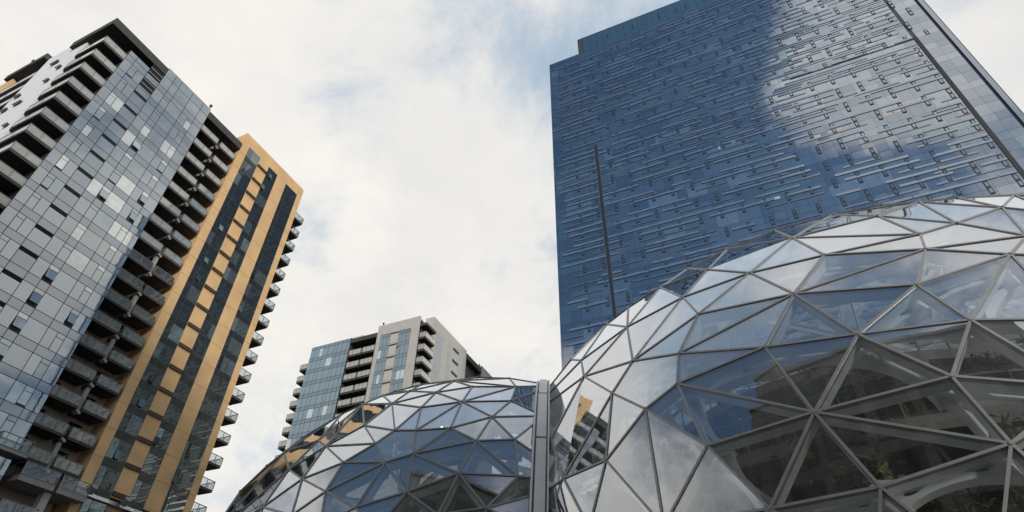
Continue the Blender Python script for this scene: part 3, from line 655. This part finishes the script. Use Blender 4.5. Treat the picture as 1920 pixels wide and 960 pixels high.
L_TRIS='0,1,35 0,3,1 0,5,3 0,6,111 0,35,6 0,111,5 1,2,12 1,3,2 1,8,18 1,12,8 1,18,35 2,3,4 2,4,15 2,15,12 3,5,7 3,7,4 4,7,47 4,17,15 4,47,17 5,51,7 5,111,51 6,35,37 6,37,40 6,38,39 6,39,111 6,40,38 7,51,47 8,9,18 8,11,9 8,12,11 9,10,20 9,11,10 9,19,18 9,20,34 9,34,19 10,11,13 10,13,21 10,21,20 11,12,13 12,14,13 12,15,14 13,14,22 13,22,21 14,15,16 14,16,30 14,28,22 14,30,28 15,17,16 16,17,48 16,33,30 16,48,33 17,47,48 18,19,37 18,37,35 19,34,41 19,41,80 19,80,37 20,21,23 20,23,24 20,24,34 21,22,25 21,25,26 21,26,27 21,27,23 22,28,25 23,27,24 24,27,44 24,42,34 24,43,42 24,44,43 25,28,29 25,29,45 25,45,26 26,36,27 26,45,36 27,36,44 28,30,31 28,31,29 29,31,46 29,46,45 30,32,31 30,33,32 31,32,46 32,33,49 32,49,50 32,50,46 33,48,49 34,42,41 36,45,106 36,74,77 36,77,44 36,79,74 36,88,79 36,106,88 37,80,85 37,85,93 37,93,40 38,40,93 38,93,39 39,93,107 39,107,118 39,118,111 41,42,80 42,43,77 42,77,80 43,44,77 45,46,113 45,113,106 46,50,130 46,130,113 47,51,133 47,133,48 48,133,49 49,67,68 49,68,138 49,133,67 49,138,50 50,138,130 51,111,128 51,128,133 52,53,132 52,121,127 52,127,73 52,132,121 53,54,132 54,55,137 54,125,132 54,137,125 55,56,137 56,57,129 56,129,137 57,58,134 57,122,129 57,134,122 58,59,134 59,60,126 59,126,134 60,61,120 60,120,126 61,62,131 61,131,120 62,63,124 62,124,131 63,64,136 63,136,124 64,65,128 64,128,136 65,66,133 65,133,128 66,67,133 68,69,138 69,70,130 69,130,138 70,71,123 70,123,130 71,72,135 71,135,123 72,73,127 72,127,135 74,75,77 74,76,75 74,79,76 75,76,78 75,78,82 75,80,77 75,82,80 76,79,83 76,81,78 76,83,86 76,86,81 78,81,84 78,84,87 78,87,82 79,88,83 80,82,85 81,86,89 81,89,84 82,87,90 82,90,85 83,88,91 83,91,86 84,89,97 84,92,87 84,97,92 85,90,98 85,98,93 86,91,99 86,94,89 86,99,94 87,92,100 87,95,90 87,100,95 88,96,91 88,101,96 88,106,101 89,94,102 89,102,97 90,95,103 90,103,98 91,96,104 91,104,99 92,97,105 92,105,100 93,98,107 94,99,108 94,108,102 95,100,109 95,109,103 96,101,110 96,110,104 97,102,112 97,112,105 98,103,114 98,114,107 99,104,115 99,115,108 100,105,116 100,116,109 101,106,117 101,117,110 102,108,119 102,119,112 103,109,120 103,120,114 104,110,121 104,121,115 105,112,122 105,122,116 106,113,123 106,123,117 107,114,124 107,124,118 108,115,125 108,125,119 109,116,126 109,126,120 110,117,127 110,127,121 111,118,128 112,119,129 112,129,122 113,130,123 114,120,131 114,131,124 115,121,132 115,132,125 116,122,134 116,134,126 117,123,135 117,135,127 118,124,136 118,136,128 119,125,137 119,137,129'
L_NAMES='a b c d e f g h i j k l m n o p q r s t u v w x y z A1 B1 C1 D1 E1 F1 G1 H1 t2 s2 SV0 Q1 Q2 Q3 Q4 Q5 Q6 Q7 Q8 SV1 SV2 J1 K1 L1 M1 N1'.split()

def triples(s): return [tuple(int(c) for c in w.split(',')) for w in s.split(' ')]
g_dome = glass_mat('dome glass', (0, 0, 0), (0.93, 0.96, 1.0), 0.085, 0.85, 0.0, 0.010, dirt=0.04, clear=(0.92, 0.96, 0.96), wscale=0.35, fmax=0.98)
m_mull = mat('dome mullion', (0.33, 0.328, 0.335), 0.45, metal=0.3, var=0.1)
m_steel = mat('white painted steel', (0.88, 0.90, 0.90), 0.45, var=0.04)
m_seam = mat('seam cover metal', (0.82, 0.83, 0.85), 0.55, metal=0.0, var=0.06, nscale=0.6)
C1 = Vector(R_CENTRE); C2 = Vector(L_CENTRE)
nrm = (C2-C1).normalized(); dd = (C2-C1).length
hh = (dd*dd+R_RAD**2-L_RAD**2)/(2*dd); SC = C1+nrm*hh; SR = math.sqrt(R_RAD**2-hh*hh)
def clip(poly, p, n):
    """keep the side of the plane where (x-p).n > 0"""
    o = []
    for i in range(len(poly)):
        a, b = poly[i], poly[(i+1) % len(poly)]; da, db = (a-p).dot(n), (b-p).dot(n)
        if da >= 0: o.append(a)
        if (da >= 0) != (db >= 0): o.append(a+(b-a)*(da/(da-db)))
    return o
def dome(T, C, rad, nodes, tris, names, cp, cn, open_edges, mw, ribs, ribdepth):
    base = Vector((C.x, C.y, 0))
    T.location = base
    V = [C+Vector(n).normalized()*rad for n in nodes]
    idx = {n: i for i, n in enumerate(names)}
    skip = {frozenset((idx[a], idx[b])) for a, b in (e.split('-') for e in open_edges)}
    items = []; edges = {}
    for t in tris:
        pl = clip([V[i] for i in t], cp, cn)
        pl = clip(pl, Vector((0, 0, .02)), Vector((0, 0, 1))) if len(pl) > 2 else pl
        if len(pl) < 3: continue
        items.append((MB().poly([p-base for p in pl]), pl))
        for k in range(3): edges.setdefault(frozenset((t[k], t[(k+1) % 3])), 0)
    parts(items, 'glass_pane', g_dome, T, None, 100)
    fb = MB()
    for e in edges:
        if e in skip: continue
        i, j = tuple(e); a, b = V[i].copy(), V[j].copy()
        da, db = (a-cp).dot(cn), (b-cp).dot(cn)
        if da < 0 and db < 0: continue
        if da < 0: a = a+(b-a)*(da/(da-db))
        elif db < 0: b = b+(a-b)*(db/(db-da))
        up = ((a+b)/2-C).normalized()
        fb.bar(a-base, b-base, mw, up, -0.10, 0.03)
        fb.bar(a-base, b-base, mw*0.5, up, -0.40, -0.103, 1)
    for i, v in enumerate(V):
        if (v-cp).dot(cn) > 0.1 and v.z > .1:
            up = (v-C).normalized(); fb.tube(v-base-up*.15, v-base+up*.05, mw*0.72, 8)
    fb.build('mullion_frame', [m_mull, m_steel], T)
    # white steel ribs inside the glass: flat curved plates, widening to the nodes, with slots
    sb = MB(); NS = 28
    for e in ribs:
        i, j = (idx[n] for n in e.split('-')); na = (V[i]-C).normalized(); nb = (V[j]-C).normalized()
        ln = (V[i]-V[j]).length; prev = None
        for q in range(NS+1):
            t = q/NS; n_ = na.slerp(nb, t); tg = (nb-na); tg = (tg-n_*tg.dot(n_)).normalized(); sd_ = n_.cross(tg)
            e2 = abs(2*t-1); w = min(1.0, 0.18*ln)*(0.34+0.66*e2**2.2); ho = 0.0
            for c in (0.22, 0.78):
                x = (t-c)/0.105
                if abs(x) < 1: ho = 0.45*w*math.sqrt(1-x*x)
            top = C+n_*(rad-0.48)-base; bot = C+n_*(rad-0.48-ribdepth)-base
            cur = [(top, bot, sd_, -w, -ho), (top, bot, sd_, ho, w)]
            if prev and min((top+base-cp).dot(cn), (prev[0][0]+base-cp).dot(cn)) > 0 and top.z > .1:
                for A, B in zip(prev, cur):
                    p = []
                    for lvl in (1, 0):
                        for S_, a_, b_ in ((A, 3, None), (A, 4, None), (B, 4, None), (B, 3, None)):
                            p.append(S_[lvl]+S_[2]*S_[a_])
                    sb.hexa(p)
            prev = cur
    sb.build('steel_rib', m_steel, T)
Td = empty('glass_dome')
RIBS_R = 'R-X X-AF AF-AJ AJ-AK AK-AI AI-AH AH-H H-R O-S S-U U-W W-X F-R F-G G-O J-AH I-J A-D D-I L-G A-L AC-AE W-AC AF-AQ AC-AR AJ-AQ AI-AU AK-AY J-AM AM-AL T-V V-P U-T O-L T-Y'.split()
dome(Td, C1, R_RAD, triples(R_NODES), triples(R_TRIS), R_NAMES, SC, -nrm, 'F-J F-I U-Y D-AN Z-K1 N-P'.split(), 0.060, [r for r in RIBS_R if '-' in r], 0.30)
tag(Td, 'larger glass dome of triangular panes, filling the lower right', 'glass dome')
Te = empty('glass_dome')
RIBS_L = 'o-q q-H1 G1-H1 F1-G1 D1-F1 C1-D1 o-C1 m-c c-e e-r q-r l-n n-w v-w v-k D1-SV1 A1-z w-z d-e b-i'.split()
dome(Te, C2, L_RAD, triples(L_NODES), triples(L_TRIS), L_NAMES, SC, nrm, 'm-o m-n'.split(), 0.053, RIBS_L, 0.22)
tag(Te, 'smaller glass dome of triangular panes beside the grey metal seam', 'glass dome')
# metal cover over the seam between the domes
sv = MB(); e1 = (Vector((0, 0, 1))-nrm*nrm.z).normalized(); e2 = nrm.cross(e1); base = Vector((C2.x, C2.y, 0))
NSEG = 96
def ringpt(t, off, r): return SC + nrm*off + (e1*math.cos(t)+e2*math.sin(t))*r - base
seamg = MB()
for q in range(NSEG):
    t0, t1 = 2*math.pi*q/NSEG, 2*math.pi*(q+1)/NSEG
    if ringpt((t0+t1)/2, 0, SR).z < 0: continue
    def seg(o0, o1, r0, r1, m): sv.hexa([ringpt(t0, o0, r0), ringpt(t1, o0, r0), ringpt(t1, o1, r0), ringpt(t0, o1, r0), ringpt(t0, o0, r1), ringpt(t1, o0, r1), ringpt(t1, o1, r1), ringpt(t0, o1, r1)], m)
    seg(0.05, 0.36, SR-0.30, SR+0.18, 0)
    seg(0.0, 0.05, SR-0.30, SR+0.14, 1); seg(-0.05, 0.0, SR-0.30, SR+0.20, 0)
    seg(0.36, 0.42, SR-0.30, SR+0.10, 1); seg(0.42, 0.48, SR-0.40, SR+0.14, 0)
    if q % 4 == 0:
        td = t0+0.006
        sv.hexa([ringpt(t0, .05, SR+.17), ringpt(td, .05, SR+.17), ringpt(td, .36, SR+.17), ringpt(t0, .36, SR+.17), ringpt(t0, .05, SR+.19), ringpt(td, .05, SR+.19), ringpt(td, .36, SR+.19), ringpt(t0, .36, SR+.19)], 1)
sv.build('seam_cover', [m_seam, m_rail], Te)

# ------------------------------------------------------------------ inside the domes: floors, cores, planting, lamps
m_floor = mat('dark floor underside', (0.12, 0.11, 0.10), 0.8, var=0.2)
m_core = mat('timber core', (0.34, 0.26, 0.20), 0.7, var=0.25, nscale=0.8)
m_corep = mat('core panel joint', (0.03, 0.025, 0.02), 0.8)
m_rope = mat('black steel', (0.015, 0.015, 0.016), 0.5)
def disc(mb, c, r, z0, z1, n=48, m=0, a0=0, a1=2*math.pi):
    for q in range(n):
        s, t = a0+(a1-a0)*q/n, a0+(a1-a0)*(q+1)/n
        mb.hexa([(c.x, c.y, z0), (c.x+r*math.cos(s), c.y+r*math.sin(s), z0), (c.x+r*math.cos(t), c.y+r*math.sin(t), z0), (c.x+.01, c.y+.01, z0),
                 (c.x, c.y, z1), (c.x+r*math.cos(s), c.y+r*math.sin(s), z1), (c.x+r*math.cos(t), c.y+r*math.sin(t), z1), (c.x+.01, c.y+.01, z1)], m)
def ring_floor(T, C, r0, r1, z, th, n=56):
    mb = MB()
    for q in range(n):
        s, t = 2*math.pi*q/n, 2*math.pi*(q+1)/n
        p = [(r*math.cos(a), r*math.sin(a)) for r, a in ((r0, s), (r1, s), (r1, t), (r0, t))]
        mb.hexa([(x, y, z-th) for x, y in p]+[(x, y, z) for x, y in p], 0)
        if q % 4 == 0: mb.bar((r0*math.cos(s), r0*math.sin(s), z-th-.2), (r1*math.cos(s), r1*math.sin(s), z-th-.2), .2, (0, 0, 1), -.2, .199, 1)
        w = r1-.1; mb.bar((w*math.cos(s), w*math.sin(s), z+1.05), (w*math.cos(t), w*math.sin(t), z+1.05), .06, (0, 0, 1), 0, .06, 1)
        mb.bar((w*math.cos(s), w*math.sin(s), z), (w*math.cos(s), w*math.sin(s), z+1.05), .05, (1, 0, 0), 0, .05, 1)
    mb.build('inner_floor', [m_floor, m_rope], T)
def core(T, r, z1, n):
    mb = MB()
    for q in range(n):
        s, t = 2*math.pi*q/n, 2*math.pi*(q+1)/n
        for k in range(int(z1/2.2)):
            z0, z2 = k*2.2+.04, (k+1)*2.2-.04; g = .012
            p = [(rr*math.cos(a), rr*math.sin(a)) for rr, a in ((r-.3, s+g), (r, s+g), (r, t-g), (r-.3, t-g))]
            mb.hexa([(x, y, z0) for x, y in p]+[(x, y, z2) for x, y in p], 0)
    c = Vector((0, 0, 0)); disc(mb, c, r-.1, 0, z1, n, 1)
    mb.build('inner_core', [m_core, m_corep], T)
ring_floor(Td, C1, 6.0, 15.6, 5.2, .5); ring_floor(Td, C1, 5.0, 13.6, 9.6, .45); ring_floor(Td, C1, 4.0, 9.5, 13.8, .4); core(Td, 6.4, 15.5, 22)
tr = MB()
for q in range(9):          # dark raking props under the upper floors
    a = 2*math.pi*q/9+.25
    for s in (-.28, 0.28):
        tr.tube((11.5*math.cos(a), 11.5*math.sin(a), 5.2), (13.0*math.cos(a+s*.5), 13.0*math.sin(a+s*.5), 9.2), .12)
    tr.tube((11.5*math.cos(a), 11.5*math.sin(a), 0), (11.5*math.cos(a), 11.5*math.sin(a), 5.2), .16)
tr.build('raking_prop', m_rope, Td)
ring_floor(Te, C2, 4.0, 9.0, 4.6, .4); core(Te, 4.6, 10.8, 16)

def leaf_mat(name, rgb): 
    m = mat(name, rgb, 0.55, var=0.45, nscale=3.0); return m
m_leaf = [leaf_mat('leaf dark', (0.05, 0.085, 0.026)), leaf_mat('leaf mid', (0.10, 0.15, 0.035)), leaf_mat('leaf yellow', (0.42, 0.38, 0.04))]
m_bark = mat('bark', (0.09, 0.065, 0.045), 0.9)
def plant_meshes(seed, h, spread, n, ylw):
    rnd = random.Random(seed); st = MB(); lf = MB()
    tips = []
    for q in range(7):
        a = rnd.uniform(0, 6.28); r = spread*rnd.uniform(.25, .9); z = h*rnd.uniform(.55, 1.0)
        mid = (r*.35*math.cos(a), r*.35*math.sin(a), z*.6); tip = (r*math.cos(a), r*math.sin(a), z)
        st.tube((0, 0, 0), mid, .035, 5); st.tube(mid, tip, .02, 5); tips += [mid, tip, tip]
    for q in range(n):
        t = Vector(rnd.choice(tips)); p = t+Vector((rnd.gauss(0, spread*.22), rnd.gauss(0, spread*.22), rnd.gauss(0, h*.10)))
        a = rnd.uniform(0, 6.28); el = rnd.uniform(-.7, .5); d = Vector((math.cos(a)*math.cos(el), math.sin(a)*math.cos(el), math.sin(el)))
        s = d.cross(Vector((rnd.gauss(0, .3), rnd.gauss(0, .3), 1))).normalized(); L = rnd.uniform(.18, .42); w = L*.2
        lf.poly([p, p+d*L*.5+s*w, p+d*L-Vector((0, 0, .05)), p+d*L*.5-s*w], 2 if rnd.random() < ylw else rnd.choice((0, 0, 1)))
    return st, lf
protos = []
def plant(loc, kind, label, group, sc_=1.0):
    if kind >= len(protos) or protos[kind] is None:
        while len(protos) <= kind: protos.append(None)
        st, lf = plant_meshes(20+kind, (2.6, 1.6, 2.1)[kind], (1.1, 1.2, .9)[kind], (420, 380, 320)[kind], (.04, .08, .18)[kind])
        o = empty('leafy_plant'); st.build('stem', m_bark, o); lf.build('foliage', m_leaf, o); protos[kind] = o
    else:
        o = copy_tree(protos[kind])
    o.location = loc; o.rotation_euler = (0, 0, random.uniform(0, 6.28)); o.scale = (sc_,)*3
    tag(o, label, 'plant', group); return o
rnd = random.Random(9)
vd = (CAM-C1).to_2d(); a0 = math.atan2(vd.y, vd.x)
for q in range(26):
    a = a0+(-1.25+2.5*q/25); z, r = ((5.2, 14.3), (9.6, 12.5), (5.2, 12.2))[q % 3]
    plant((C1.x+r*math.cos(a), C1.y+r*math.sin(a), z), q % 3, 'green leafy plant on an inner floor of the larger glass dome', 'plants inside the larger dome', rnd.uniform(1.1, 1.7))
vd = (CAM-C2).to_2d(); a0 = math.atan2(vd.y, vd.x)
for q in range(16):
    a = a0+(-0.9+1.9*((q*0.618) % 1)); z, r = ((4.6, 8.0), (4.6, 6.4), (0.14, 8.8), (4.6, 7.2))[q % 4]
    plant((C2.x+r*math.cos(a), C2.y+r*math.sin(a), z), (2, 0, 1, 2)[q % 4], 'yellow-green leafy plant inside the smaller glass dome', 'plants inside the smaller dome', rnd.uniform(.9, 1.3))
# hanging vines in the larger dome
vp = None
for q in range(7):
    a = math.atan2((CAM-C1).y, (CAM-C1).x)+(-.75+.26*q)
    loc = (C1.x+13.3*math.cos(a), C1.y+13.3*math.sin(a), 9.1)
    if vp is None:
        vp = empty('hanging_vine'); s_ = MB(); l_ = MB(); r_ = random.Random(4)
        for w in range(4):
            x, y = r_.uniform(-.3, .3), r_.uniform(-.3, .3); ln = r_.uniform(1.6, 3.2)
            s_.tube((x, y, 0), (x+.05, y, -ln), .012, 4)
            for k in range(60):
                t = r_.random(); p = Vector((x+.05*t+r_.gauss(0, .05), y+r_.gauss(0, .05), -ln*t)); d = Vector((r_.gauss(0, 1), r_.gauss(0, 1), -1)).normalized()*.16; e = d.orthogonal().normalized()*.05
                l_.poly([p, p+d*.5+e, p+d, p+d*.5-e], r_.choice((0, 1, 1)))
        s_.build('stem', m_bark, vp); l_.build('foliage', m_leaf, vp); o = vp
    else: o = copy_tree(vp)
    o.location = loc; o.rotation_euler = (0, 0, q*1.7)
    tag(o, 'green vine hanging from the upper inner floor of the larger glass dome', 'vine', 'vines inside the larger dome')
# lamps
m_bulb = lamp_mat('lamp glow', (1.0, 0.93, 0.78), 5.0)
def pendant(loc, label, group):
    o = empty('pendant_lamp', loc); s_ = MB().tube((0, 0, .1), (0, 0, 1.2), .02, 5); s_.tube((0, 0, 0.02), (0, 0, .16), .12, 10); s_.build('lamp_body', m_rope, o)
    b = MB().tube((0, 0, -.10), (0, 0, .02), .10, 10); b.build('bulb', m_bulb, o)
    tag(o, label, 'lamp', group)


for loc in ((-2.50, 20.91, 11.35), (-0.52, 20.76, 11.27), (-6.16, 20.64, 10.08), (-4.63, 20.75, 10.22)):
    pendant(loc, 'small lit lamp hanging inside the smaller glass dome', 'lamps inside the smaller dome')
pendant((13.9, 12.69, 13.59), 'single lit lamp hanging high inside the larger glass dome', None)

# things left out on the balconies of the nearer apartment tower
m_wood = mat('garden chair wood', (0.22, 0.14, 0.08), 0.7)
def garden_chair():
    o = empty('balcony_chair')
    MB().box((-.24, -.22, .42), (.24, .22, .46)).build('seat', m_wood, o)
    MB().hexa([(-.24, .20, .46), (.24, .20, .46), (.24, .24, .46), (-.24, .24, .46), (-.24, .30, .92), (.24, .30, .92), (.24, .33, .92), (-.24, .33, .92)]).build('backrest', m_wood, o)
    for x in (-.21, .21):
        for y in (-.19, .19): MB().tube((x, y, 0), (x, y, .43), .02, 5).build('leg', m_rope, o)
    return o
ch = None
for k, x in ((9, 30.2), (10, 33.9), (11, 30.9), (12, 34.3), (13, 31.2), (14, 33.6), (15, 30.3)):
    if ch is None: ch = garden_chair(); o = ch
    else: o = copy_tree(ch)
    o.location = FA.w((x, .95, 69.725-2.935*k)); o.rotation_euler = (0, 0, FA.rz+random.uniform(-.8, .8))
    tag(o, 'wooden chair on a recessed balcony of the left apartment tower', 'chair', 'chairs on the recessed balconies')
for k, x in ((10, 31.2), (12, 30.1), (13, 34.6), (15, 31.5)):
    plant(tuple(FA.w((x, .8, 69.725-2.935*k))), 1, 'leafy plant on a recessed balcony of the left apartment tower', 'plants on the recessed balconies', .75)

# ------------------------------------------------------------------ buildings across the street, seen only as reflections in the glass
m_darkwin = mat('dim window', (0.03, 0.03, 0.032), 0.35, var=0.3, nscale=0.4)
def street_block(name, bearing, dist, u0, u1, depth, h, wall, glass, label, cat='building', fw=3.2, fh=3.9, gap=0.7):
    """a block whose front faces the plaza: front along the bearing, from u0 to u1"""
    F = Frame(bearing, dist); T = empty(name, F.w(((u0+u1)/2, 0, 0)), F.rz); hw = (u1-u0)/2
    MB().box((-hw, 0, 0), (hw, depth, h)).build('wall', wall, T)
    w = MB()
    for k in range(int((h-3)/fh)):
        for q in range(int((2*hw-.6)/fw)):
            a = -hw+.6+q*fw; z = 3.0+k*fh
            w.poly(pane(a, a+fw-gap, z, z+fh-1.3, -.02))
    for s_ in (-1, 1):
        for k in range(int((h-3)/fh)):
            for q in range(int((depth-.6)/fw)):
                a = .6+q*fw; z = 3.0+k*fh; p = [(s_*(hw+.02), a, z), (s_*(hw+.02), a+fw-gap, z), (s_*(hw+.02), a+fw-gap, z+fh-1.3), (s_*(hw+.02), a, z+fh-1.3)]
                w.poly(p if s_ > 0 else p[::-1])
    w.build('window', glass, T, 'stuff')
    MB().box((-hw-.3, -.3, h), (hw+.3, depth+.3, h+.7)).build('roof_parapet', m_conc, T)
    tag(T, label, cat)
street_block('concrete_block', 295.0, 12.9, -31.5, 20.4, 30, 64, mat('weathered grey concrete', (0.21, 0.205, 0.195), 0.85, var=0.2), m_darkwin, 'tall grey concrete block across the plaza, mirrored in the low panes of both domes')
